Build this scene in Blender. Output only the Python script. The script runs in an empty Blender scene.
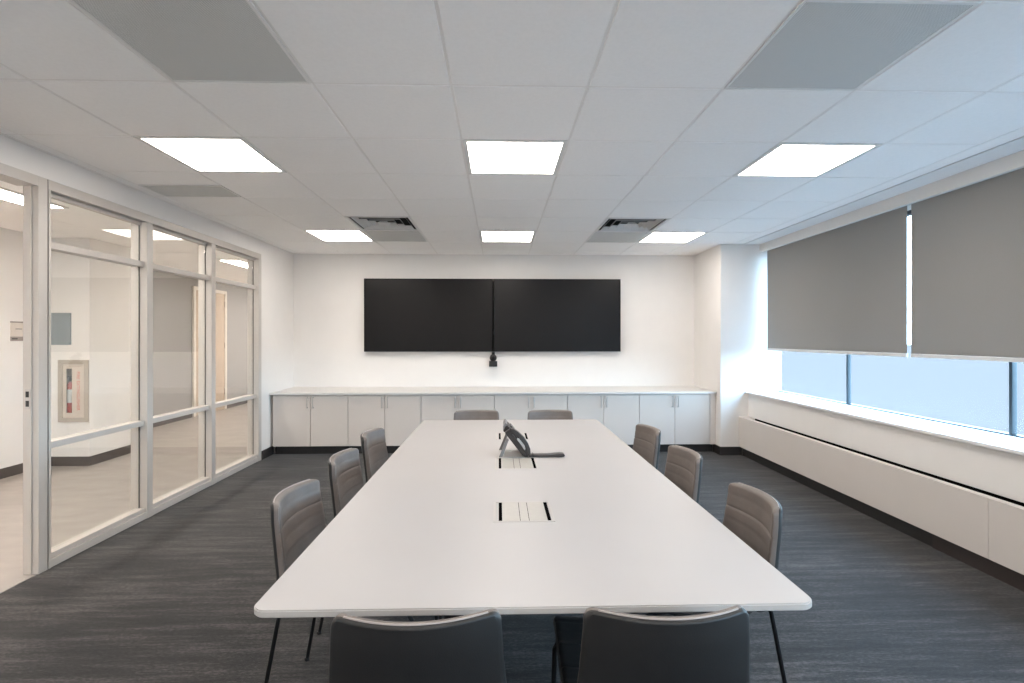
import bpy, bmesh, math, random
from mathutils import Vector, Matrix
random.seed(4)
C = bpy.context.scene.collection
PI = math.pi

# ------------------------------------------------------------------ materials
def new_mat(name):
    m = bpy.data.materials.new(name); m.use_nodes = True
    nt = m.node_tree; nt.nodes.clear()
    out = nt.nodes.new('ShaderNodeOutputMaterial')
    return m, nt, out

def mat(name, col, rough=.5, metal=0., spec=.5, var=.04, vscale=6., bump=0., bscale=200., coat=0., stretch=(1, 1, 1)):
    m, nt, out = new_mat(name)
    b = nt.nodes.new('ShaderNodeBsdfPrincipled')
    nt.links.new(b.outputs[0], out.inputs[0])
    b.inputs['Roughness'].default_value = rough
    b.inputs['Metallic'].default_value = metal
    b.inputs['Specular IOR Level'].default_value = spec
    b.inputs['Coat Weight'].default_value = coat
    tc = nt.nodes.new('ShaderNodeTexCoord'); mp = nt.nodes.new('ShaderNodeMapping')
    mp.inputs['Scale'].default_value = stretch
    nt.links.new(tc.outputs['Object'], mp.inputs[0])
    n = nt.nodes.new('ShaderNodeTexNoise'); n.inputs['Scale'].default_value = vscale; n.inputs['Detail'].default_value = 4
    nt.links.new(mp.outputs[0], n.inputs[0])
    r = nt.nodes.new('ShaderNodeValToRGB')
    r.color_ramp.elements[0].position = .3; r.color_ramp.elements[1].position = .7
    r.color_ramp.elements[0].color = (*[c * (1 - var) for c in col], 1)
    r.color_ramp.elements[1].color = (*[min(1, c * (1 + var)) for c in col], 1)
    nt.links.new(n.outputs[0], r.inputs[0]); nt.links.new(r.outputs[0], b.inputs['Base Color'])
    if bump:
        n2 = nt.nodes.new('ShaderNodeTexNoise'); n2.inputs['Scale'].default_value = bscale
        nt.links.new(mp.outputs[0], n2.inputs[0])
        bp = nt.nodes.new('ShaderNodeBump'); bp.inputs['Strength'].default_value = bump; bp.inputs['Distance'].default_value = .002
        nt.links.new(n2.outputs[0], bp.inputs['Height']); nt.links.new(bp.outputs[0], b.inputs['Normal'])
    return m

def emit(name, col, s):
    m, nt, out = new_mat(name)
    e = nt.nodes.new('ShaderNodeEmission'); e.inputs[0].default_value = (*col, 1); e.inputs[1].default_value = s
    nt.links.new(e.outputs[0], out.inputs[0]); return m

def carpet_mat():
    m, nt, out = new_mat('carpet')
    b = nt.nodes.new('ShaderNodeBsdfPrincipled'); nt.links.new(b.outputs[0], out.inputs[0])
    b.inputs['Roughness'].default_value = .75; b.inputs['Specular IOR Level'].default_value = .35
    b.inputs['Sheen Weight'].default_value = .15; b.inputs['Sheen Roughness'].default_value = .4
    tc = nt.nodes.new('ShaderNodeTexCoord')
    def noise(scale, st, detail=5, rough=.6):
        mp = nt.nodes.new('ShaderNodeMapping'); mp.inputs['Scale'].default_value = st
        nt.links.new(tc.outputs['Object'], mp.inputs[0])
        n = nt.nodes.new('ShaderNodeTexNoise'); n.inputs['Scale'].default_value = scale
        n.inputs['Detail'].default_value = detail; n.inputs['Roughness'].default_value = rough
        nt.links.new(mp.outputs[0], n.inputs[0]); return n
    a = noise(9, (.22, 2.3, 1), 6, .72); c = noise(80, (.6, 1.5, 1), 3, .8); d = noise(2.2, (.35, 1.3, 1), 3, .5)
    def mix(x, y, f):
        q = nt.nodes.new('ShaderNodeMix'); q.data_type = 'FLOAT'; q.inputs[0].default_value = f
        nt.links.new(x, q.inputs[2]); nt.links.new(y, q.inputs[3]); return q.outputs[0]
    v = mix(mix(a.outputs[0], c.outputs[0], .45), d.outputs[0], .2)
    r = nt.nodes.new('ShaderNodeValToRGB'); e = r.color_ramp.elements
    e[0].position = .41; e[0].color = (.006, .0058, .006, 1); e[1].position = .61; e[1].color = (.098, .089, .086, 1)
    x = e.new(.5); x.color = (.022, .0205, .0205, 1)
    nt.links.new(v, r.inputs[0]); nt.links.new(r.outputs[0], b.inputs['Base Color'])
    bp = nt.nodes.new('ShaderNodeBump'); bp.inputs['Strength'].default_value = .5; bp.inputs['Distance'].default_value = .003
    n2 = noise(260, (1, 1, 1), 2); nt.links.new(n2.outputs[0], bp.inputs['Height']); nt.links.new(bp.outputs[0], b.inputs['Normal'])
    return m

def glass_mat(name, tint=(.97, .98, .975), ior=1.45):
    m, nt, out = new_mat(name)
    t = nt.nodes.new('ShaderNodeBsdfTransparent'); t.inputs[0].default_value = (*tint, 1)
    g = nt.nodes.new('ShaderNodeBsdfGlossy'); g.inputs['Roughness'].default_value = 0.0
    lw = nt.nodes.new('ShaderNodeLayerWeight'); lw.inputs[0].default_value = .5
    p5 = nt.nodes.new('ShaderNodeMath'); p5.operation = 'POWER'; p5.inputs[1].default_value = 5.; nt.links.new(lw.outputs['Facing'], p5.inputs[0])
    f = nt.nodes.new('ShaderNodeMath'); f.operation = 'MULTIPLY_ADD'; f.inputs[1].default_value = .94; f.inputs[2].default_value = .06; nt.links.new(p5.outputs[0], f.inputs[0])
    mx = nt.nodes.new('ShaderNodeMixShader')
    nt.links.new(f.outputs[0], mx.inputs[0]); nt.links.new(t.outputs[0], mx.inputs[1]); nt.links.new(g.outputs[0], mx.inputs[2])
    nt.links.new(mx.outputs[0], out.inputs[0]); return m

def frosted_mat():
    # frosted film on clear glass: scatters daylight, lets a little through straight
    m, nt, out = new_mat('frosted_glass')
    tr = nt.nodes.new('ShaderNodeBsdfTranslucent'); tr.inputs[0].default_value = (.93, .97, .98, 1)
    t = nt.nodes.new('ShaderNodeBsdfTransparent'); t.inputs[0].default_value = (.93, .98, .99, 1)
    mx = nt.nodes.new('ShaderNodeMixShader'); mx.inputs[0].default_value = .965
    nt.links.new(tr.outputs[0], mx.inputs[1]); nt.links.new(t.outputs[0], mx.inputs[2])
    nt.links.new(mx.outputs[0], out.inputs[0]); return m

def perf_mat():
    m, nt, out = new_mat('perforated_metal')
    b = nt.nodes.new('ShaderNodeBsdfPrincipled'); nt.links.new(b.outputs[0], out.inputs[0]); b.inputs['Roughness'].default_value = .6
    tc = nt.nodes.new('ShaderNodeTexCoord'); vo = nt.nodes.new('ShaderNodeTexVoronoi'); vo.inputs['Scale'].default_value = 190
    vo.inputs['Randomness'].default_value = 0
    nt.links.new(tc.outputs['Object'], vo.inputs[0])
    r = nt.nodes.new('ShaderNodeValToRGB'); e = r.color_ramp.elements
    e[0].position = .28; e[0].color = (.26, .26, .25, 1); e[1].position = .40; e[1].color = (.78, .78, .755, 1)
    nt.links.new(vo.outputs[0], r.inputs[0]); nt.links.new(r.outputs[0], b.inputs['Base Color']); return m

M = {
 'carpet': carpet_mat(),
 'wall': mat('white_paint', (.765, .742, .717), .85, var=.01, bump=.05, bscale=90),
 'cool': mat('white_trim_paint', (.80, .79, .78), .7, var=.01),
 'tile': mat('ceiling_tile', (.96, .94, .92), .95, var=.015, vscale=60, bump=.25, bscale=320),
 'grid': mat('ceiling_grid', (.86, .83, .80), .6, var=.01),
 'base': mat('rubber_base', (.022, .020, .020), .55, var=.1),
 'hallbase': mat('hall_rubber_base', (.085, .072, .066), .6),
 'basebr': mat('brown_rubber_base', (.040, .030, .028), .6, var=.1),
 'alu': mat('painted_aluminium', (.54, .505, .47), .45, metal=.15, var=.02),
 'gasket': mat('black_gasket', (.03, .03, .03), .6),
 'lam': mat('greige_laminate', (.64, .59, .55), .5, var=.015, vscale=3),
 'lamtop': mat('counter_laminate', (.66, .64, .62), .4, var=.01),
 'seam': mat('shadow_seam', (.08, .075, .07), .7),
 'steel': mat('brushed_steel', (.5, .48, .46), .35, metal=1., var=.05, vscale=60, stretch=(1, 1, .05)),
 'table': mat('table_laminate', (.465, .448, .442), .42, var=.01, vscale=4),
 'tableedge': mat('table_edge', (.50, .475, .455), .4, var=.02),
 'brush': mat('black_brush', (.004, .004, .004), 1., spec=0.),
 'black': mat('black_plastic', (.012, .012, .013), .4),
 'blackmetal': mat('black_metal', (.010, .010, .011), .38, metal=.3),
 'screen': mat('screen_glass', (.009, .0085, .009), .3, spec=.22, var=.05),
 'uph': mat('taupe_leather', (.165, .140, .126), .5, var=.07, vscale=20, bump=.25, bscale=350),
 'shell': mat('charcoal_leather', (.015, .0143, .0145), .5, var=.08, vscale=25, bump=.2, bscale=350),
 'piping': mat('piping', (.34, .30, .28), .5),
 'flap': mat('brushed_champagne', (.47, .45, .415), .4, metal=.1, var=.03, vscale=50),
 'phone': mat('dark_grey_plastic', (.033, .029, .029), .38),
 'phone2_louvershade': mat('grey_plastic_louver_shade', (.22, .21, .21), .4),
 'silver': mat('silver_plastic', (.5, .5, .5), .35, metal=.4),
 'blind': mat('grey_blind_fabric', (.26, .25, .24), .9, var=.03, vscale=180, bump=.3, bscale=500),
 'hem': mat('hem_bar', (.62, .60, .58), .5),
 'winframe': mat('dark_window_frame', (.03, .045, .055), .45, metal=.3),
 'frost': frosted_mat(),
 'glass': glass_mat('clear_glass'),
 'perf': perf_mat(),
 'vent': mat('vent_white_metal', (.78, .77, .75), .5),
 'ventdark': mat('duct_dark', (.03, .03, .028), .8),
 'lens': emit('light_lens', (1., .915, .835), 11.),
 'halllens': emit('hall_light_lens', (1., .905, .82), 32.),
 'lframe': mat('light_frame', (.75, .74, .72), .5),
 'hallfloor': mat('hall_floor', (.33, .30, .275), .45, var=.10, vscale=3.5, stretch=(1, 2, 1)),
 'hallwall': mat('hall_wall', (.78, .757, .73), .85, var=.01),
 'hallgrey': mat('hall_grey_wall', (.33, .325, .325), .85, var=.01),
 'door': mat('door_wood', (.50, .40, .31), .5, var=.08, vscale=5, stretch=(8, 8, .6)),
 'doorframe': mat('door_frame_paint', (.74, .70, .64), .5),
 'bluegrey': mat('blue_grey_board', (.30, .34, .36), .6),
 'cabmetal': mat('beige_cabinet_metal', (.46, .41, .35), .4, metal=.2),
 'cabdoor': mat('cabinet_door_metal', (.60, .53, .46), .4, metal=.1),
 'red': mat('red_paint', (.45, .04, .03), .35),
 'redtext': mat('red_lettering', (.60, .16, .12), .5),
 'cream': mat('sign_cream', (.66, .60, .54), .5),
 'signgrey': mat('sign_grey', (.32, .28, .26), .5),
 'bronze': mat('hinge_metal', (.42, .37, .32), .4, metal=.8),
 'outside': mat('pale_paving', (.056, .037, .029), 1., spec=0.),
}

# ------------------------------------------------------------------ mesh helpers
def bx(bm, x0, x1, y0, y1, z0, z1, mi=0):
    vs = [bm.verts.new(p) for p in ((x0,y0,z0),(x1,y0,z0),(x1,y1,z0),(x0,y1,z0),(x0,y0,z1),(x1,y0,z1),(x1,y1,z1),(x0,y1,z1))]
    for q in ((3,2,1,0),(4,5,6,7),(0,1,5,4),(1,2,6,5),(2,3,7,6),(3,0,4,7)):
        f = bm.faces.new([vs[i] for i in q]); f.material_index = mi
    return vs

def prism(bm, pts, axis, a0, a1):
    def P(u, v, w):
        return {'x': (w, u, v), 'y': (u, w, v), 'z': (u, v, w)}[axis]
    A = [bm.verts.new(P(u, v, a0)) for u, v in pts]; B = [bm.verts.new(P(u, v, a1)) for u, v in pts]
    n = len(pts)
    bm.faces.new(A[::-1]); bm.faces.new(B)
    for i in range(n): bm.faces.new((A[i], A[(i+1) % n], B[(i+1) % n], B[i]))

def tube(bm, pts, r, n=10, r2=None):
    pts = [Vector(p) for p in pts]; rings = []
    for i, p in enumerate(pts):
        d = (pts[min(i+1, len(pts)-1)] - pts[max(i-1, 0)]).normalized()
        a = d.cross(Vector((0, 0, 1)));
        if a.length < .05: a = d.cross(Vector((1, 0, 0)))
        a.normalize(); b = d.cross(a)
        rr = r if r2 is None else r + (r2 - r) * i / (len(pts) - 1)
        rings.append([bm.verts.new(p + (a * math.cos(2*PI*k/n) + b * math.sin(2*PI*k/n)) * rr) for k in range(n)])
    for A, B in zip(rings, rings[1:]):
        for k in range(n): bm.faces.new((A[k], A[(k+1) % n], B[(k+1) % n], B[k]))
    bm.faces.new(rings[0][::-1]); bm.faces.new(rings[-1])

def lathe(bm, prof, n=24, c=(0, 0, 0)):
    rings = [[bm.verts.new((c[0] + r*math.cos(2*PI*k/n), c[1] + r*math.sin(2*PI*k/n), c[2] + z)) for k in range(n)] for r, z in prof]
    for A, B in zip(rings, rings[1:]):
        for k in range(n): bm.faces.new((A[k], A[(k+1) % n], B[(k+1) % n], B[k]))
    bm.faces.new(rings[0][::-1]); bm.faces.new(rings[-1])

def obj(name, bm, mats, parent=None, bevel=0, seg=2, smooth=False, loc=None):
    bmesh.ops.recalc_face_normals(bm, faces=bm.faces)
    if bevel:
        bmesh.ops.bevel(bm, geom=list(bm.edges), offset=bevel, segments=seg, affect='EDGES', profile=.6, clamp_overlap=True)
    me = bpy.data.meshes.new(name); bm.to_mesh(me); bm.free()
    for m in (mats if isinstance(mats, (list, tuple)) else [mats]): me.materials.append(M[m])
    if smooth:
        for p in me.polygons: p.use_smooth = True
        if hasattr(me, 'set_sharp_from_angle'): me.set_sharp_from_angle(angle=math.radians(38))
    o = bpy.data.objects.new(name, me); C.objects.link(o)
    if parent: o.parent = parent
    if loc: o.location = loc
    return o

def B(*a, **k):
    bm = bmesh.new(); bx(bm, *a, **k); return bm
def boxes(lst):
    bm = bmesh.new()
    for a in lst: bx(bm, *a)
    return bm
def empty(name, loc, rz=0):
    o = bpy.data.objects.new(name, None); C.objects.link(o); o.location = loc; o.rotation_euler = (0, 0, rz); o.empty_display_size = .1; return o
def tag(o, label, cat, group=None, kind=None):
    o['label'] = label; o['category'] = cat
    if group: o['group'] = group
    if kind: o['kind'] = kind
    return o
def struct(o): o['kind'] = 'structure'; return o
def copy_tree(o, parent=None):
    c = o.copy(); C.objects.link(c)
    if parent: c.parent = parent
    for ch in list(o.children): copy_tree(ch, c)
    return c

CZ = 2.522; XL = -2.73; YB = 6.79; PX = 2.65; PY = 5.97; XW = 3.12; XG = 3.36; YN = -1.7

# ------------------------------------------------------------------ setting: floor, walls, ceiling
struct(obj('floor', B(XL - .06, 3.0, YN, YB, -.06, 0), 'carpet'))
struct(obj('wall_far', B(-2.85, 3.6, YB, YB + .12, 0, 2.75), 'wall'))
struct(obj('wall_column', B(PX, 3.39, PY, YB, 0, 2.75), 'wall'))
struct(obj('wall_near', B(XL - .12, 3.6, YN - .12, YN, 0, 2.75), 'wall'))
struct(obj('wall_left', boxes([(-2.85, XL, 5.87, YB, 0, 2.75), (-2.85, XL, YN, 2.10, 0, 2.75), (-2.85, XL, 2.10, 5.87, 2.362, 2.75)]), 'wall'))
struct(obj('wall_right', boxes([(2.985, 3.36, YN, PY, 0, .735), (3.36, 3.50, YN, PY, -.1, .735),
                                (XW, XW + .018, YN, PY, 2.425, 2.75), (XG - .02, 3.5, YN, PY, 2.44, 2.75)]), 'wall'))
struct(obj('trim_1', B(2.952, 3.34, YN, PY, .737, .760), 'cool', bevel=.004))   # window sill

# baseboards
struct(obj('baseboard_left', B(XL, XL + .012, 5.88, 6.17, 0, .10), 'base'))
struct(obj('baseboard_column', boxes([(PX - .012, 2.904, PY - .012, PY, 0, .10), (PX - .012, PX, PY, 6.17, 0, .10)]), 'base'))
struct(obj('baseboard_right', B(2.905, 2.984, 3.30, PY - .013, 0, .10), 'base'))  # same kick as the nearer piece; its shadow painted in as blacker colour
struct(obj('baseboard_right.001', B(2.895, 2.984, YN, 3.299, 0, .10), 'basebr'))

# ceiling: tegular tiles in a 2 ft grid with thin reveals
T = .6096; GX = -.212; GY = 2.25; g = .0055
skip = set()
for j in (1, 5):
    for i in (-3, 0, 3): skip.add((i, j))
skip |= {(-2, -1), (2, -1), (-2, 4), (2, 4), (-2, 5), (2, 5)}
bm = bmesh.new(); bg = bmesh.new()
for i in range(-5, 5):
    x0 = GX + i*T; x1 = x0 + T
    x0 = max(x0, XL); x1 = min(x1, 2.79)
    if x1 - x0 < .03: continue
    for j in range(-7, 8):
        y0 = max(GY + j*T, YN); y1 = min(GY + (j+1)*T, YB)
        if y1 - y0 < .03 or (i, j) in skip: continue
        if (i, j) == (-4, 2):          # tile cut short by the grey grille
            y1 = GY + 3*T - .31
        a, b_, c_, d = x0+g, x1-g, y0+g, y1-g; k = .004
        lo = [bm.verts.new(p) for p in ((a+k,c_+k,CZ),(b_-k,c_+k,CZ),(b_-k,d-k,CZ),(a+k,d-k,CZ))]
        hi = [bm.verts.new(p) for p in ((a,c_,CZ+.004),(b_,c_,CZ+.004),(b_,d,CZ+.004),(a,d,CZ+.004))]
        bm.faces.new(lo)
        for q in range(4): bm.faces.new((lo[q], lo[(q+1) % 4], hi[(q+1) % 4], hi[q]))
struct(obj('ceiling', bm, 'tile'))
xg = [XL, 2.79] + [GX + i*T for i in range(-4, 5)]
for x in xg: bx(bg, x - .011, x + .011, YN, YB, CZ + .0042, CZ + .03)
for j in range(-6, 8):
    for a, b_ in zip(sorted(xg), sorted(xg)[1:]): bx(bg, a + .0112, b_ - .0112, GY + j*T - .011, GY + j*T + .011, CZ + .0042, CZ + .03)
struct(obj('ceiling_grid', bg, 'grid'))
struct(obj('trim_2', B(2.795, 2.914, YN, PY, CZ + .001, CZ + .03), 'tile'))     # border strip by the windows
struct(obj('trim_3', B(2.922, 3.5, YN, PY, CZ - .003, CZ + .03), 'cool'))       # plaster soffit above the blinds
struct(obj('trim_4', B(2.9, 2.93, YN, PY, CZ + .031, CZ + .04), 'seam'))
struct(obj('trim_5', boxes([(XL, XL + .012, YN, YB - .012, CZ - .004, CZ + .004), (XL, PX, YB - .012, YB, CZ - .004, CZ + .004),
                            (PX - .012, PX, PY, YB - .012, CZ - .004, CZ + .004)]), 'grid'))   # wall angle
struct(obj('ceiling_slab', B(-2.9, 3.6, YN - .1, YB + .1, 2.75, 2.85), 'seam'))

# ------------------------------------------------------------------ ceiling lights
def make_light(w, d, lens, name='ceiling_light'):
    r = empty(name, (0, 0, CZ))
    f = .024
    obj('frame', boxes([(0, w, 0, f, -.002, .03), (0, w, d-f, d, -.002, .03), (0, f, f, d-f, -.002, .03), (w-f, w, f, d-f, -.002, .03)]), 'lframe', r)
    obj('diffuser', B(f, w-f, f, d-f, .001, .012), lens, r)
    return r
lg = make_light(T - .012, T - .012, 'lens')
first = True
spots = [(-3, 1, 'left', 'near'), (0, 1, 'middle', 'near'), (3, 1, 'right', 'near'), (-3, 5, 'left', 'far'), (0, 5, 'middle', 'far'), (3, 5, 'right', 'far')]
lab = {(-3, 1): 'square recessed ceiling light nearest above the glass partition, larger than the one behind it',
       (0, 1): 'square recessed ceiling light over the near half of the table, centre of the near row',
       (3, 1): 'square recessed ceiling light in the near row, closest to the grey window blinds',
       (-3, 5): 'square ceiling light of the far row, left of the louvred vent by the glass partition',
       (0, 5): 'square ceiling light of the far row, in front of the two wall screens',
       (3, 5): 'square ceiling light of the far row, right of the louvred vent near the column'}
for i, j, a, b_ in spots:
    o = lg if first else copy_tree(lg); first = False
    o.location = (GX + i*T + .006, GY + j*T + .006, CZ)
    tag(o, lab[(i, j)], 'ceiling light', 'square recessed ceiling lights')

# return grilles (perforated)
def grille(i, j, label, w=T - .012, d=T - .012, dy=0.):
    r = empty('air_grille', (GX + i*T + .006, GY + j*T + .006 + dy, CZ))
    f = .012
    obj('frame', boxes([(0, w, 0, f, -.002, .012), (0, w, d-f, d, -.002, .012), (0, f, f, d-f, -.002, .012), (w-f, w, f, d-f, -.002, .012)]), 'vent', r)
    obj('perforated_panel', B(f, w-f, f, d-f, .0, .008), 'perf', r)
    tag(r, label, 'air vent', 'grey perforated ceiling grilles'); return r
grille(-2, -1, 'large grey perforated ceiling grille at top left, nearest the camera')
grille(2, -1, 'large grey perforated ceiling grille at top right, nearest the camera')
grille(-2, 5, 'grey perforated ceiling panel right behind the left louvred vent')
grille(2, 5, 'grey perforated ceiling panel right behind the right louvred vent')
grille(-4, 2, 'narrow grey perforated ceiling grille beside the glass partition', d=.298, dy=T - .31)

def diffuser(i, j, label):
    r = empty('air_diffuser', (GX + i*T + T/2, GY + j*T + T/2, CZ)); h = T/2 - .006
    obj('frame', boxes([(-h, h, -h, -h+.02, -.003, .01), (-h, h, h-.02, h, -.003, .01), (-h, -h+.02, -h+.02, h-.02, -.003, .01), (h-.02, h, -h+.02, h-.02, -.003, .01)]), 'vent', r)
    obj('duct_box', boxes([(-h+.01, h-.01, -h+.01, h-.01, .15, .16), (-h+.01, -h+.014, -h+.01, h-.01, .012, .15), (h-.014, h-.01, -h+.01, h-.01, .012, .15),
                           (-h+.014, h-.014, -h+.01, -h+.014, .012, .15), (-h+.014, h-.014, h-.014, h-.01, .012, .15)]), 'ventdark', r)
    for k in range(4):
        o_ = h - .045 - k*.066; i_ = o_ - .024; zo, zi = .0, .034
        bm = bmesh.new()
        ro = [(-o_, -o_, zo), (o_, -o_, zo), (o_, o_, zo), (-o_, o_, zo)]; ri = [(-i_, -i_, zi), (i_, -i_, zi), (i_, i_, zi), (-i_, i_, zi)]
        if k == 3:
            vo = [bm.verts.new(p) for p in ro]; vi = [bm.verts.new((p[0], p[1], .02)) for p in ri]
            bm.faces.new(vo); bm.faces.new(vi[::-1])
            for q in range(4): bm.faces.new((vo[q], vo[(q+1) % 4], vi[(q+1) % 4], vi[q]))
        else:
            L = [[bm.verts.new((p[0], p[1], p[2] + dz)) for p in R] for R in (ro, ri) for dz in (0, .003)]
            a, a2, b1, b2 = L
            for q in range(4):
                w_ = (q+1) % 4
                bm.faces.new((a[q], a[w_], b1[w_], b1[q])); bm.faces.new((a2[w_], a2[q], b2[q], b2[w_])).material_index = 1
                bm.faces.new((a[w_], a[q], a2[q], a2[w_])); bm.faces.new((b1[q], b1[w_], b2[w_], b2[q]))
        obj('louver', bm, ['vent', 'phone2_louvershade'], r)  # upper louver faces painted darker grey, standing in for plenum shade
    tag(r, label, 'air vent', 'square louvred ceiling diffusers'); return r
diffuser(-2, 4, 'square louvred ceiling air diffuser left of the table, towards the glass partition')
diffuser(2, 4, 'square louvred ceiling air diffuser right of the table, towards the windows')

# ------------------------------------------------------------------ glass partition (left)
XO = XL - .12; XM = XL - .06
w2 = struct(empty('window_2', (0, 0, 0)))
def fr(name, *a, m='alu', bev=.003): return obj(name, B(*a), m, w2, bevel=bev)
fr('head_frame', XO, XL + .004, 3.131, 5.87, 2.300, 2.360)
fr('head_stop', XM - .02, XM + .02, 3.148, 5.80, 2.275, 2.2995)
fr('sill_frame', XO, XL + .002, 3.148, 5.80, .001, .050)
fr('sill_stop', XM - .025, XL - .012, 3.148, 5.80, .0505, .082)
Ym = [(3.131, 3.147), (3.985, 4.052), (4.865, 4.932), (5.80, 5.87)]
for a, b_ in Ym: fr('mullion', XO, XL + .006, a, b_, .0, 2.299)
bays = [(3.147, 3.985), (4.052, 4.865), (4.932, 5.80)]
for a, b_ in bays:
    for z0, z1 in ((.722, .762), (1.950, 1.992)): fr('rail', XM - .035, XM + .045, a + .001, b_ - .001, z0, z1)
    for z0, z1 in ((.0825, .7215), (.7625, 1.9495), (1.9925, 2.2745)):
        obj('pane', B(XM - .003, XM + .003, a + .001, b_ - .001, z0, z1), 'glass', w2)
        obj('gasket', boxes([(XM + .004, XM + .009, a + .0005, a + .005, z0, z1), (XM + .004, XM + .009, b_ - .005, b_ - .0005, z0, z1)]), 'gasket', w2)
fr('gasket', XL - .02, XL + .001, 3.1225, 3.1305, .0, 2.36, m='gasket', bev=0)

d1 = struct(empty('door_1', (0, 0, 0)))
obj('door_jamb', boxes([(XO + .035, XL + .006, 3.062, 3.122, 0, 2.36), (XO + .052, XO + .09, 3.052, 3.062, 0, 2.30), (XO, XL + .006, 2.102, 2.16, 0, 2.36)]), 'alu', d1, bevel=.002)
obj('door_head', B(XO, XL + .006, 2.16, 3.062, 2.30, 2.36), 'alu', d1, bevel=.002)
sp = obj('strike_plate', B(XO + .058, XO + .088, 3.0485, 3.0515, .98, 1.10), 'steel', d1)
obj('latch_hole', boxes([(XO + .064, XO + .082, 3.0465, 3.0483, 1.05, 1.085), (XO + .064, XO + .082, 3.0465, 3.0483, .995, 1.03)]), 'black', sp)
struct(obj('trim_6', B(XO, XL - .0, 2.16, 3.052, -.02, .004), 'hallfloor'))

# ------------------------------------------------------------------ corridor beyond
HX = -4.95; HZ = 2.50; YE = 12.0; HX2 = -5.42
struct(obj('floor_hall', B(-7, XL - .061, -2.5, YE, -.07, -.001), 'hallfloor'))
struct(obj('ceiling_hall', B(-7, XO, -2.5, YE, HZ, HZ + .05), 'tile'))
struct(obj('wall_hall_left', boxes([(HX - .2, HX, -2.5, 5.66, 0, HZ), (HX - .6, -4.49, 5.86, 6.35, 0, HZ), (HX - .6, -4.80, 5.66, 5.8599, 0, HZ), (-4.525, -4.49, 5.66, 5.8599, 0, HZ), (-4.80, -4.525, 5.66, 5.8599, 0, .50), (-4.80, -4.525, 5.66, 5.8599, 1.14, HZ)]), 'hallwall'))
struct(obj('wall_hall_far', B(HX2 - .12, HX2, 6.35, YE, 0, HZ), 'hallgrey'))
struct(obj('wall_hall_end', boxes([(-7, XL, YE, YE + .1, 0, HZ), (-7, XL - .12, -2.6, -2.5, 0, HZ), (-2.85, XL, YB + .12, YE, 0, HZ)]), 'hallwall'))
struct(obj('baseboard_hall', boxes([(HX, HX + .012, 5.02, 5.648, 0, .10), (HX, -4.478, 5.648, 5.66, 0, .10), (-4.49, -4.478, 5.66, 6.35, 0, .10),
                                    (HX2, HX2 + .012, 6.36, 9.06, 0, .10), (HX2, HX2 + .012, 10.16, YE, 0, .10)]), 'hallbase'))
# hall doors
d3 = struct(empty('door_2', (0, 0, 0)))
obj('door_frame', boxes([(HX2, HX2 + .035, 9.07, 9.13, 0, 2.32), (HX2, HX2 + .035, 10.09, 10.15, 0, 2.32), (HX2, HX2 + .035, 9.13, 10.09, 2.26, 2.32)]), 'doorframe', d3, bevel=.003)
dl = obj('door_leaf', B(HX2, HX2 + .02, 9.132, 10.088, .005, 2.258), 'door', d3)
for z in (.3, 1.2, 2.0): obj('hinge', B(HX2 + .021, HX2 + .034, 10.07, 10.088, z, z + .11), 'bronze', dl)
bm = bmesh.new(); tube(bm, [(HX2 + .02, 9.22, 1.0), (HX2 + .07, 9.22, 1.0), (HX2 + .07, 9.34, 1.0)], .011); obj('door_handle', bm, 'bronze', dl, smooth=True)
d4 = struct(empty('door_3', (0, 0, 0)))
obj('door_frame', boxes([(HX, HX + .035, 4.96, 5.02, 0, 2.32), (HX, HX + .035, 3.98, 4.04, 0, 2.32), (HX, HX + .035, 4.04, 4.96, 2.26, 2.32)]), 'doorframe', d4, bevel=.003)
obj('door_leaf', B(HX, HX + .02, 4.042, 4.958, .005, 2.258), 'door', d4)

# hall lights
hl = make_light(.29, 1.2, 'halllens')
hl.location = (-3.91, 3.15, HZ - .012); tag(hl, 'long slim hallway ceiling light seen through the open doorway', 'ceiling light', 'hallway ceiling lights')
h2 = copy_tree(hl); h2.location = (-3.93, 7.15, HZ - .012); tag(h2, 'long slim hallway ceiling light seen through the last glass bay', 'ceiling light', 'hallway ceiling lights')

# fire extinguisher cabinet on hall wall
fx0, fx1, fz0, fz1, fy = -4.815, -4.492, .48, 1.160, 5.66
fc = empty('fire_extinguisher_cabinet', (fx0, fy, fz0)); tag(fc, 'beige recessed fire extinguisher cabinet with a narrow window on the hall wall', 'fire cabinet')
W = fx1 - fx0; H = fz1 - fz0
obj('trim_frame', boxes([(0, W, -.02, -.001, 0, .045), (0, W, -.02, -.001, H-.045, H), (0, .045, -.02, -.001, .045, H-.045), (W-.045, W, -.02, -.001, .045, H-.045)]), 'cabmetal', fc, bevel=.002)
wx0, wx1, wz0, wz1 = .085, .148, .10, H - .095
fd = obj('door', boxes([(.048, wx0, -.014, -.001, .048, H-.048), (wx1, W-.048, -.014, -.001, .048, H-.048), (wx0, wx1, -.014, -.001, .048, wz0), (wx0, wx1, -.014, -.001, wz1, H-.048)]), 'cabdoor', fc)
obj('window', B(wx0, wx1, -.0105, -.0085, wz0, wz1), 'glass', fd)
obj('tub', boxes([(.03, .31, .180, .184, .022, H-.022), (.03, .034, .0, .18, .022, H-.022), (.306, .31, .0, .18, .022, H-.022), (.034, .306, 0, .18, .022, .026), (.034, .306, 0, .18, H-.026, H-.022)]), 'signgrey', fc)
cu = bpy.data.curves.new('lettering', 'FONT'); cu.body = 'FIRE EXTINGUISHER'; cu.size = .048; cu.extrude = .0005; cu.align_x = 'CENTER'; cu.align_y = 'CENTER'
cu.materials.append(M['redtext'])
to = bpy.data.objects.new('lettering', cu); C.objects.link(to)
dg = bpy.context.evaluated_depsgraph_get()
me = bpy.data.meshes.new_from_object(to.evaluated_get(dg)); bpy.data.objects.remove(to)
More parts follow.
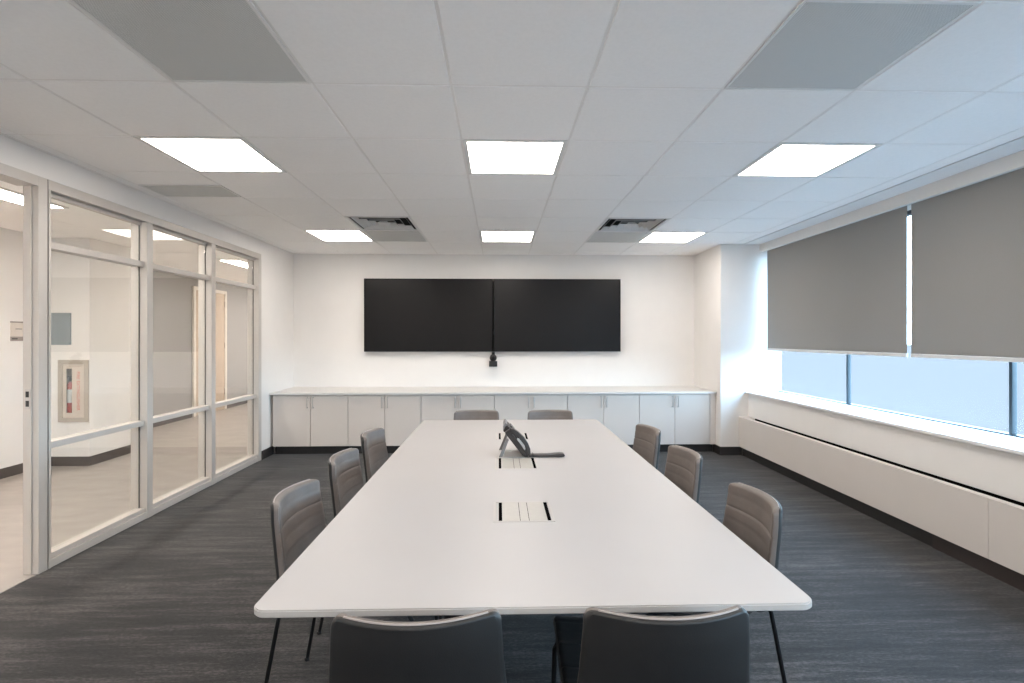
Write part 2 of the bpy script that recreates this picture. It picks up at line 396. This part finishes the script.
to = bpy.data.objects.new('lettering', me); C.objects.link(to); to.parent = fd
to.rotation_euler = (PI/2, -PI/2, 0)
to.rotation_euler = (Matrix.Rotation(PI/2, 4, 'Y') @ Matrix.Rotation(PI/2, 4, 'X')).to_euler(); to.location = (.215, -.0155, H/2)
# extinguisher seen through window
ex = empty('fire_extinguisher', (fx0 + .080, fy + .047, fz0 + .0265)); ex.scale = (.62, .62, 1); tag(ex, 'red and white fire extinguisher inside the beige wall cabinet', 'fire extinguisher')
bm = bmesh.new(); lathe(bm, [(.050, 0), (.055, .01), (.055, .34), (.045, .375), (.022, .40), (.018, .41)], 24); obj('cylinder', bm, 'red', ex, smooth=True)
bm = bmesh.new(); lathe(bm, [(.0558, .18), (.0562, .182), (.0562, .325), (.0558, .327)], 24); obj('label_band', bm, 'cool', ex, smooth=True)
bm = bmesh.new(); lathe(bm, [(.016, .411), (.016, .455), (.01, .46)], 12); obj('valve', bm, 'black', ex)
obj('handle', boxes([(-.012, .012, -.07, .03, .461, .472), ]), 'black', ex, bevel=.003)
bm = bmesh.new(); tube(bm, [(.017, 0, .44), (.065, .02, .43), (.082, .03, .36), (.085, .03, .16)], .008, 8); obj('hose', bm, 'black', ex, smooth=True)

bb = obj('wall_panel', B(-4.93, -4.685, 5.645, 5.6595, 1.325, 1.675), 'bluegrey', bevel=.001); tag(bb, 'plain blue-grey rectangular board on the hall wall above the fire cabinet', 'wall board')
sg = empty('room_sign', (HX, 5.245, 1.37)); tag(sg, 'small cream and grey room sign on the hall wall beside the door', 'sign')
obj('plate', B(.001, .008, 0, .165, .045, .185), 'cream', sg)
obj('header_strip', B(.001, .010, 0, .165, .1855, .20), 'signgrey', sg)
obj('name_strip', B(.001, .010, 0, .165, 0, .0445), 'signgrey', sg)
obj('lettering', B(.0082, .0088, .05, .12, .12, .126), 'seam', sg)
obj('lettering', B(.0102, .0108, .01, .07, .016, .028), 'seam', sg)

# ------------------------------------------------------------------ window wall right
w1 = struct(empty('window_1', (0, 0, 0)))
obj('window_frame', boxes([(XG - .022, XG + .04, YN, PY, .7605, .770), (XG - .02, XG + .04, YN, PY, 2.41, 2.4395)]), 'winframe', w1)
wy = [4.77 - 1.552*k for k in range(5)]
for y in wy: obj('mullion', B(XG - .014, XG + .02, y - .011, y + .011, .7705, 2.4095), 'winframe', w1, bevel=.002)
ed = [PY] + wy
for a, b_ in zip(ed, ed[1:] + [YN]):
    y1, y0 = a - (.011 if a != PY else 0), b_ + (.011 if b_ != YN else 0)
    if y1 - y0 > .05: obj('pane', B(XG, XG + .006, y0, y1, .7705, 2.4095), 'frost', w1)

def blind(y0, y1, label):
    r = empty('roller_blind', (3.165, (y0 + y1)/2, 1.252)); h = (y1 - y0)/2
    n = 40; bm = bmesh.new()
    bx(bm, -.0008, .0008, -h, h, .028, 1.175)
    obj('fabric', bm, 'blind', r)
    obj('hem_bar', B(-.007, .007, -h, h, 0, .0275), 'hem', r, bevel=.002)
    bm = bmesh.new(); tube(bm, [(.02, -h, 1.195), (.02, h, 1.195)], .019, 14); obj('roller_tube', bm, 'hem', r, smooth=True)
    tag(r, label, 'window blind', 'grey roller blinds'); return r
blind(3.835, 5.875, 'grey roller blind beside the column, farther from the camera')
blind(1.75, 3.795, 'grey roller blind cut by the right edge of the photo, nearer than the other')
blind(-.35, 1.71, 'grey roller blind nearest the camera end of the window wall')

# heater enclosure under sill
he = empty('radiator_cover', (2.865, 0, 0)); tag(he, 'long low beige radiator cover running along under the window sill', 'radiator cover')
ya = [PY - .005, 2.885, .2]
for a, b_ in zip(ya, ya[1:] + [YN + .02]):
    obj('front_panel', B(0, .012, b_ + .0015, a - .0015, .105, .452), 'lam', he, bevel=.002)
obj('top_ledge', boxes([(.0, .052, YN + .02, PY - .005, .4525, .462), (.052, .119, 5.80, PY - .005, .4525, .462)]), 'lam', he)
obj('grille_slot', B(.053, .118, YN + .02, 5.799, .386, .40), 'base', he)  # slot floor blackened to paint in the slot's shade
obj('inner_box', B(.0125, .118, YN + .02, PY - .007, .106, .3855), 'lam', he)
obj('slot_shade', B(.113, .1185, YN + .02, 5.799, .4005, .462), 'brush', he)  # black plate added over the pale wall, painting shade into the slot
obj('grille_bar', boxes([(.0525, .054, YN + .03, 5.79, .4005, .4524), (.085, .087, YN + .03, 5.79, .4005, .445)]), 'gasket', he)

# ------------------------------------------------------------------ credenza cabinets along far wall
CF = 6.10
edges = [-2.700, -1.807, -.936, -.052, .831, 1.709, 2.578]
cabs = []
names = ['leftmost base cabinet against the glass partition wall', 'second base cabinet from the left end of the long counter',
         'third base cabinet from the left, under the left screen', 'base cabinet directly below the right screen, right of the wall camera',
         'base cabinet second from the column, right of the table end', 'rightmost base cabinet, next to the column']
pre = 'pale greige two-door '
for k in range(6):
    x0, x1 = edges[k], edges[k+1]; w = x1 - x0
    r = empty('base_cabinet', (x0, CF, 0)); tag(r, pre + names[k], 'cabinet', 'base cabinets under the long counter')
    obj('body', B(.002, w-.002, .020, YB - CF - .003, .102, .722), 'seam' if False else 'lam', r)
    obj('toe_kick', B(.002, w-.002, .07, .085, .0, .1015), 'base', r)
    for s in (0, 1):
        a = .003 + s*w/2; b_ = w/2 - .0025 + s*(w/2 - .001)
        d_ = obj('door', B(a, b_, 0, .0185, .104, .712), 'lam', r, bevel=.0015)
        hx = w/2 + (-.032 if s == 0 else .036)
        bm = bmesh.new(); tube(bm, [(hx, .001, .565), (hx, -.028, .565), (hx, -.030, .570), (hx, -.030, .685), (hx, -.028, .69), (hx, .001, .69)], .0055, 8)
        obj('handle', bm, 'steel', d_, smooth=True)
fl = obj('filler_panel', B(2.580, 2.645, CF + .0, CF + .018, .102, .722), 'lam'); struct(fl); fl.name = 'trim_7'
struct(obj('trim_8', B(2.580, 2.637, CF + .07, CF + .085, 0, .1015), 'base'))
ct = obj('countertop', boxes([(XL + .004, PX - .003, CF - .035, YB - .002, .7235, .748)]), ['lamtop'], bevel=.002)
tag(ct, 'long pale laminate countertop on the base cabinets below the screens', 'countertop')

# ------------------------------------------------------------------ wall screens
def screen(x0, x1, label):
    r = empty('wall_screen', (x0, YB - .055, 1.219)); w = x1 - x0; h = .968
    obj('housing', B(0.0005, w-.0005, .004, .052, .03, h-.03), 'black', r)
    obj('bezel', boxes([(0, w, -.012, .0035, 0, .011), (0, w, -.012, .0035, h-.011, h), (0, .011, -.012, .0035, .011, h-.011), (w-.011, w, -.012, .0035, .011, h-.011)]), 'brush', r)
    obj('display', B(.0115, w-.0115, -.009, .003, .0115, h-.0115), 'screen', r)
    tag(r, label, 'screen', 'black wall screens'); return r
screen(-1.782, -.0785, 'large blank black wall screen on the left, towards the glass partition')
screen(-.0755, 1.630, 'large blank black wall screen on the right, towards the windows')
cm = empty('wall_camera', (-.075, YB - .075, 1.02)); tag(cm, 'small black video camera hanging below the gap between the screens', 'camera')
bm = bmesh.new(); bx(bm, -.055, .055, -.04, .045, 0, .075); obj('base', bm, 'black', cm, bevel=.008, smooth=True)
bm = bmesh.new(); bmesh.ops.create_uvsphere(bm, u_segments=24, v_segments=16, radius=.048)
for v in bm.verts: v.co += Vector((0, -.005, .118))
hd = obj('head', bm, 'black', cm, smooth=True)
bm = bmesh.new(); lathe(bm, [(.021, 0), (.021, .018), (.015, .02)], 20)
bmesh.ops.rotate(bm, verts=bm.verts, cent=(0, 0, 0), matrix=Matrix.Rotation(PI/2, 3, 'X'))
for v in bm.verts: v.co += Vector((0, -.042, .118))
obj('lens', bm, 'screen', hd, smooth=True)
obj('mount_arm', B(-.02, .02, .03, .07, .13, .19), 'black', cm)
obj('neck', B(-.03, .03, -.02, .03, .0755, .08), 'black', cm)

# ------------------------------------------------------------------ table
tb = empty('conference_table', (.0935, 2.615, 0)); tag(tb, 'long white laminate conference table with rounded corners in the room centre', 'table')
def rounded(x0, x1, y0, y1, r, n=8):
    pts = []
    for cx, cy, a0 in ((x1-r, y1-r, 0), (x0+r, y1-r, PI/2), (x0+r, y0+r, PI), (x1-r, y0+r, 3*PI/2)):
        for k in range(n+1): pts.append((cx + r*math.cos(a0 + PI/2*k/n), cy + r*math.sin(a0 + PI/2*k/n)))
    return pts
hw, hl_ = .690, 1.398
mods = [(1.782, 2.000), (2.500, 2.735), (3.225, 3.450)]
bm = bmesh.new()
prism(bm, rounded(-hw, hw, -hl_, hl_, .038), 'z', .732, .750)
bmesh.ops.recalc_face_normals(bm, faces=bm.faces)
es = [e for e in bm.edges if abs(e.verts[0].co.z - e.verts[1].co.z) < 1e-6]
bmesh.ops.bevel(bm, geom=es, offset=.003, segments=2, affect='EDGES')
for f in bm.faces: f.material_index = 0 if abs(f.normal.z) > .9 else 1
obj('table_top', bm, ['table', 'tableedge'], tb)
obj('support_rail', boxes([(-.29, -.21, -.95, .95, .69, .7315), (.21, .29, -.95, .95, .69, .7315), (-.21, .21, -.79, -.73, .69, .7315), (-.21, .21, .73, .79, .69, .7315)]), 'blackmetal', tb)
for sx in (-.255, .255):
    for sy in (-.765, .735):
        lgx = obj('leg', B(sx-.035, sx+.035, sy-.035, sy+.035, .012, .689), 'blackmetal', tb, bevel=.003)
        obj('foot_plate', B(sx-.05, sx+.05, sy-.12, sy+.12, 0, .0115), 'blackmetal', tb, bevel=.002)

mlab = ['flush metal power module in the table top, nearest the camera', 'flush metal power module in the table top, directly in front of the phone', 'flush metal power module in the table top, farthest, partly behind the phone']
for k, (y0, y1) in enumerate(mods):
    r = empty('power_module', (.088, (y0+y1)/2, .750)); h = (y1-y0)/2
    tag(r, mlab[k], 'power module', 'power modules along the table')
    obj('bezel', boxes([(-.108, .112, -h, -h+.008, 0, .002), (-.108, .112, h-.008, h, 0, .002), (-.108, -.1, -h+.008, h-.008, 0, .002), (.104, .112, -h+.008, h-.008, 0, .002)]), 'tableedge', r)
    obj('brush_slot', boxes([(-.0885, -.076, -h+.012, h-.012, .0, .0022)]), 'brush', r)
    obj('brush_slot', boxes([(.0865, .099, -h+.012, h-.012, .0, .0022)]), 'brush', r)
    for a, b_ in ((-.075, -.0125), (-.0105, .0195), (.0215, .085)):
        obj('flap', B(a, b_, -h+.009, h-.009, .0, .002), 'flap', r)
    obj('tray', B(-.0995, .1035, -h+.0085, h-.0085, -.0005, .0003), 'table', r)
    obj('flap_seam', boxes([(-.0124, -.0106, -h+.009, h-.009, .0004, .0006), (.0196, .0214, -h+.009, h-.009, .0004, .0006)]), 'brush', r)

# ------------------------------------------------------------------ phone
ph = empty('desk_phone', (.003, 2.75, .7502)); ph.scale = (1, 1, .9); tag(ph, 'dark grey desk phone propped up on a tilted stand on the table', 'phone')
# body: slab in xz leaning back, top at left
bm = bmesh.new()
prism(bm, [(.020, .150), (.030, .176), (.040, .187), (.052, .178), (.115, .085), (.165, .012), (.163, .001), (.140, .001), (.125, .012), (.060, .105), (.030, .145)], 'y', .03, .195)
obj('body', bm, 'phone', ph, bevel=.004, seg=2, smooth=True)
bm = bmesh.new()
prism(bm, [(.0215, .177), (.028, .196), (.036, .201), (.044, .190), (.040, .1885), (.030, .1785)], 'y', .03, .195); obj('top_edge', bm, 'phone2_louvershade', ph)
# display on the sloping front
bm = bmesh.new()
prism(bm, [(.062, .170), (.066, .173), (.112, .105), (.108, .102)], 'y', .09, .185); obj('display', bm, 'screen', ph)
# handset on the near side, bowed outward
hpts = [(.046, .172), (.066, .168), (.092, .150), (.122, .118), (.146, .080), (.158, .046), (.160, .014)]
bm = bmesh.new()
outer = [(x + .010, z + .006) for x, z in hpts]
inner = [(.155, .012), (.146, .030), (.141, .052), (.130, .082), (.110, .108), (.088, .132), (.066, .146), (.050, .156)]
prism(bm, outer + inner, 'y', -.018, .026)
hs = obj('handset', bm, 'phone', ph, bevel=.004, smooth=True)
bm = bmesh.new()
prism(bm, [(.095, .120), (.106, .118), (.136, .076), (.142, .052), (.134, .050), (.124, .070), (.098, .106)], 'y', -.0195, -.0182); obj('grip_inlay', bm, 'silver', hs)
bm = bmesh.new(); prism(bm, [(.030, .150), (.052, .168), (.100, .100), (.145, .03), (.158, .004), (.140, .003), (.125, .012), (.06, .105)], 'y', -.010, .0295)
obj('cradle', bm, 'phone', ph, bevel=.002)
# prop stand
for y0, y1 in ((-.008, .008), (.165, .181)):
    bm = bmesh.new()
    prism(bm, [(.040, .118), (.052, .108), (.016, .004), (.004, .0005), (-.002, .003)], 'y', y0, y1)
    obj('stand_leg', bm, 'phone2_louvershade', ph)
obj('stand_base', boxes([(.002, .135, -.012, -.002, .0, .004), (.002, .030, -.002, .185, .0, .004), (.03, .135, .150, .185, 0, .004)]), 'silver', ph, bevel=.001)
bm = bmesh.new()
prism(bm, [(.160, .001), (.165, .010), (.175, .012), (.182, .021), (.190, .014), (.27, .015), (.325, .021), (.350, .020), (.358, .012), (.352, .003), (.33, .001)], 'y', -.01, .04)
obj('front_foot', bm, 'phone', ph, bevel=.003, smooth=True)

# ------------------------------------------------------------------ chairs
def catmull(P, n):
    out = []
    Q = [P[0]] + P + [P[-1]]
    for i in range(1, len(Q)-2):
        p0, p1, p2, p3 = [Vector(q) for q in Q[i-1:i+3]]
        for k in range(n):
            t = k/n
            out.append(.5*((2*p1) + (-p0+p2)*t + (2*p0-5*p1+4*p2-p3)*t*t + (-p0+3*p1-3*p2+p3)*t**3))
    out.append(Vector(P[-1])); return out

def resample(pts, n):
    L = [0]
    for a, b_ in zip(pts, pts[1:]): L.append(L[-1] + (b_-a).length)
    out = []; j = 0
    for k in range(n):
        s = L[-1]*k/(n-1)
        while j < len(L)-2 and L[j+1] < s: j += 1
        t = (s-L[j])/max(1e-9, L[j+1]-L[j]); out.append(pts[j].lerp(pts[j+1], min(1, t)))
    return out, L[-1]

# side line (y, z) from top of back down, round the bend and forward over the seat; widths and lateral bow along it
SIDE = [(-.352, .799), (-.344, .74), (-.325, .66), (-.302, .58), (-.276, .51), (-.235, .466), (-.17, .449), (-.08, .444), (.04, .447), (.13, .452), (.20, .449), (.235, .435)]
LINE, TOT = resample(catmull(SIDE, 12), 121)
def W_at(s):
    pts = [(0, .184), (.16, .194), (.30, .207), (.42, .212), (.62, .206), (TOT, .198)]
    for (a, wa), (b_, wb) in zip(pts, pts[1:]):
        if s <= b_: return wa + (wb-wa)*(s-a)/(b_-a)
    return pts[-1][1]
def surf(i0, i1, dlo, dhi, nu=22, channels=False, r_top=.026, inset=0., r_end=.02, keep=None, er=.012, emin=.12):
    bm = bmesh.new(); rows = []
    ds = TOT/120; n = i1-i0
    fine = (.0, .08, .22, .42, .68, 1., 1.4, 1.9, 2.4)
    idx = [i0 + q for q in fine] + list(range(i0+3, i1-2)) + [i1 - q for q in fine[::-1]]
    for i in idx:
        lo_i = min(int(i), 119); fr_ = i - lo_i
        p = LINE[lo_i].lerp(LINE[lo_i+1], fr_); c_ = int(i + .5); tn = (LINE[min(c_+1, 120)] - LINE[max(c_-1, 0)]).normalized()
        nv = Vector((-tn.y, tn.x))     # toward sitter
        s = i*ds; w = W_at(s) - inset
        sa, sb = (i-i0)*ds, (i1-i)*ds
        for q, rr in ((sa, r_top), (sb, r_end)):
            if q < rr: w -= rr - math.sqrt(max(0, rr*rr - (rr-q)**2))
        bow = .066*max(0, min(1, 1 - s/.34))**.7 if s < .34 else 0
        lift = .012*min(1, max(0, (s-.30)/.1))
        edge = 1.
        for q in (sa, sb):
            if q < er: edge = min(edge, math.sqrt(max(0., 1-(1-q/er)**2))*(1-emin)+emin)
        gr = 0
        if channels:
            ph_ = (s / .052) % 1.0; dd = min(ph_, 1-ph_)*.052
            gr = .0027*math.exp(-(dd/.0032)**2)
        hi, lo = [], []
        for k in range(nu+1):
            u = math.sin((-1 + 2*k/nu)*PI/2*.93)/math.sin(PI/2*.93); x = u*w
            uu = u*w/.2
            y = p.x + bow*uu*uu; z = p.y + lift*uu*uu
            ex_ = (w - abs(x)); e2 = 1. if ex_ > er else math.sqrt(max(0, 1-(1-ex_/er)**2))*(1-emin)+emin
            th = (dhi - gr - dlo)*edge*e2; mid = (dhi+dlo)/2
            full = (dhi - dlo)*edge*e2
            if keep == 'lo': a_, b2 = dlo + full - gr, dlo
            elif keep == 'hi': a_, b2 = dhi, dhi - full
            else: a_, b2 = mid + full/2 - gr, mid - full/2
            hi.append(bm.verts.new((x, y + nv.x*a_, z + nv.y*a_)))
            lo.append(bm.verts.new((x, y + nv.x*b2, z + nv.y*b2)))
        rows.append(hi + lo[::-1])
    m_ = len(rows[0])
    for A, B_ in zip(rows, rows[1:]):
        for k in range(m_): bm.faces.new((A[k], A[(k+1) % m_], B_[(k+1) % m_], B_[k]))
    for R_ in (rows[0], rows[-1]):
        for k in range(nu): bm.faces.new((R_[k], R_[k+1], R_[m_-2-k], R_[m_-1-k]))
    return bm

def xs(w, n=10):  # cluster points near edges handled by nu
    return [w]
def make_chair():
    r = empty('conference_chair', (0, 0, 0))
    IB = 54
    obj('backrest', surf(0, IB, .002, .025, channels=True, keep='lo', er=.016), 'uph', r, smooth=True)
    obj('back_shell', surf(0, IB+2, -.011, .0015, keep='hi', er=.004, emin=.6), 'shell', r, smooth=True)
    # piping between cushion and shell, along the top edge
    bm = bmesh.new(); pts = []
    tn = (LINE[1]-LINE[0]).normalized(); nv = Vector((-tn.y, tn.x))
    for k in range(25):
        u = -1 + k/12; x = u*.155
        uu = x/.2
        pts.append((x, LINE[0].x + .066*uu*uu + nv.x*.0015, LINE[0].y + .0005))
    tube(bm, pts, .0026, 6); obj('piping', bm, 'piping', r, smooth=True)
    obj('seat', surf(IB+1, 120, .003, .040, channels=True, r_top=.02, r_end=.035), 'shell', r, smooth=True)
    obj('seat_pan', surf(IB+3, 119, -.012, .0025, inset=.004, r_top=.02, r_end=.035), 'shell', r, smooth=True)
    for sx in (-1, 1):
        bm = bmesh.new(); tube(bm, [(sx*.192, -.252, .500), (sx*.198, -.262, .45), (sx*.207, -.345, .004)], .0075, 10)
        lg1 = obj('leg', bm, 'blackmetal', r, smooth=True)
        bm = bmesh.new(); lathe(bm, [(.011, 0), (.011, .008), (.008, .012)], 12, (sx*.207, -.346, 0)); obj('glide', bm, 'black', lg1)
        bm = bmesh.new(); tube(bm, [(sx*.16, .14, .431), (sx*.188, .19, .426), (sx*.195, .205, .40), (sx*.205, .235, .004)], .0085, 10)
        lg2 = obj('leg', bm, 'blackmetal', r, smooth=True)
        bm = bmesh.new(); lathe(bm, [(.011, 0), (.011, .008), (.008, .012)], 12, (sx*.205, .235, 0)); obj('glide', bm, 'black', lg2)
    bm = bmesh.new()
    for sx in (-1, 1): tube(bm, [(sx*.165, -.17, .426), (sx*.165, .15, .428)], .008, 8)
    for y in (-.15, .13): tube(bm, [(-.165, y, .426), (.165, y, .428)], .008, 8)
    obj('seat_frame', bm, 'blackmetal', r)
    return r
ch = make_chair()
D = math.radians
spots = [
 (-.190, 1.412, 2.0, 'taupe and black chair at the near table end, on the left, seen from behind'),
 (.375, 1.418, 0, 'taupe and black chair at the near table end, on the right, seen from behind'),
 (-.500, 1.995, -90 - 3, 'taupe stitched chair on the glass partition side of the table, nearest the camera'),
 (-.498, 2.610, -90 - 2, 'taupe stitched chair on the glass partition side, middle one of three'),
 (-.505, 3.225, -90 - 4, 'taupe stitched chair on the glass partition side, farthest of three'),
 (.680, 1.918, 90 - 1, 'taupe stitched chair on the window side of the table, nearest the camera'),
 (.686, 2.635, 90 + 3, 'taupe stitched chair on the window side of the table, middle one of three'),
 (.698, 3.320, 90 + 5, 'taupe stitched chair on the window side of the table, farthest of three'),
 (-.184, 3.875, 180, 'taupe chair at the far table end, the left one, only its top showing'),
 (.424, 3.865, 180, 'taupe chair at the far table end, the right one, only its top showing'),
]
for k, (x, y, a, l) in enumerate(spots):
    o = ch if k == 0 else copy_tree(ch)
    o.location = (x, y, 0); o.rotation_euler = (0, 0, D(a))
    tag(o, l, 'chair', 'conference chairs around the table')

# ------------------------------------------------------------------ outside ground
struct(obj('floor_outside', B(3.7, 500, -300, 400, -4.1, -4.0), 'outside'))

# ------------------------------------------------------------------ lights
def area(name, loc, sx, sy, e, col, rot=(0, 0, 0)):
    l = bpy.data.lights.new(name, 'AREA'); l.shape = 'RECTANGLE'; l.size = sx; l.size_y = sy; l.energy = e; l.color = col
    o = bpy.data.objects.new(name, l); C.objects.link(o); o.location = loc; o.rotation_euler = rot; return o
# the ceiling panels of the rows behind the camera
for j in (-3, -6):
    for i in (-3, 0, 3):
        area('ceiling_panel_light', (GX + (i+.5)*T, GY + (j+.5)*T, CZ - .01), .58, .58, (5.5 if j == -3 else 9.)*.58*.58*PI, (1., .915, .835))
for y in (-.2,):
    area('hall_panel_light', (-3.84, y, HZ - .02), .29, 1.2, 32*.29*1.2*PI, (1., .905, .82))
area('hall_panel_light', (-3.84, 11.0, HZ - .02), .29, 1.2, 32*.29*1.2*PI, (1., .905, .82))

w = bpy.data.worlds.new('sky'); bpy.context.scene.world = w; w.use_nodes = True
nt = w.node_tree; bg = nt.nodes['Background']
tc = nt.nodes.new('ShaderNodeTexCoord'); sx = nt.nodes.new('ShaderNodeSeparateXYZ'); r = nt.nodes.new('ShaderNodeValToRGB')
nt.links.new(tc.outputs['Generated'], sx.inputs[0]); nt.links.new(sx.outputs[2], r.inputs[0])
e = r.color_ramp.elements; e[0].position = 0; e[0].color = (.58, .80, 1., 1); e[1].position = .8; e[1].color = (.42, .67, 1., 1)
nt.links.new(r.outputs[0], bg.inputs[0]); bg.inputs[1].default_value = 8.8
# portal for the window strip
pl = area('window_portal', (3.42, 2.1, 1.6), 1.65, 7.6, 1, (1, 1, 1), (0, PI/2, 0)); pl.data.cycles.is_portal = True

# ------------------------------------------------------------------ camera
cd = bpy.data.cameras.new('camera'); co = bpy.data.objects.new('camera', cd); C.objects.link(co)
co.location = (0, 0, 1.40); co.rotation_euler = (PI/2, 0, -.026)
cd.sensor_width = 36; cd.lens = 36*505/1024; cd.shift_y = (338 - 341.5)/1024; cd.clip_start = .02
bpy.context.scene.camera = co
vs = bpy.context.scene.view_settings
vs.view_transform = 'Standard'; vs.look = 'None'; vs.gamma = 1; vs.use_curve_mapping = False; vs.exposure = .94
cy = bpy.context.scene.cycles; cy.max_bounces = 16; cy.diffuse_bounces = 12; cy.transparent_max_bounces = 16
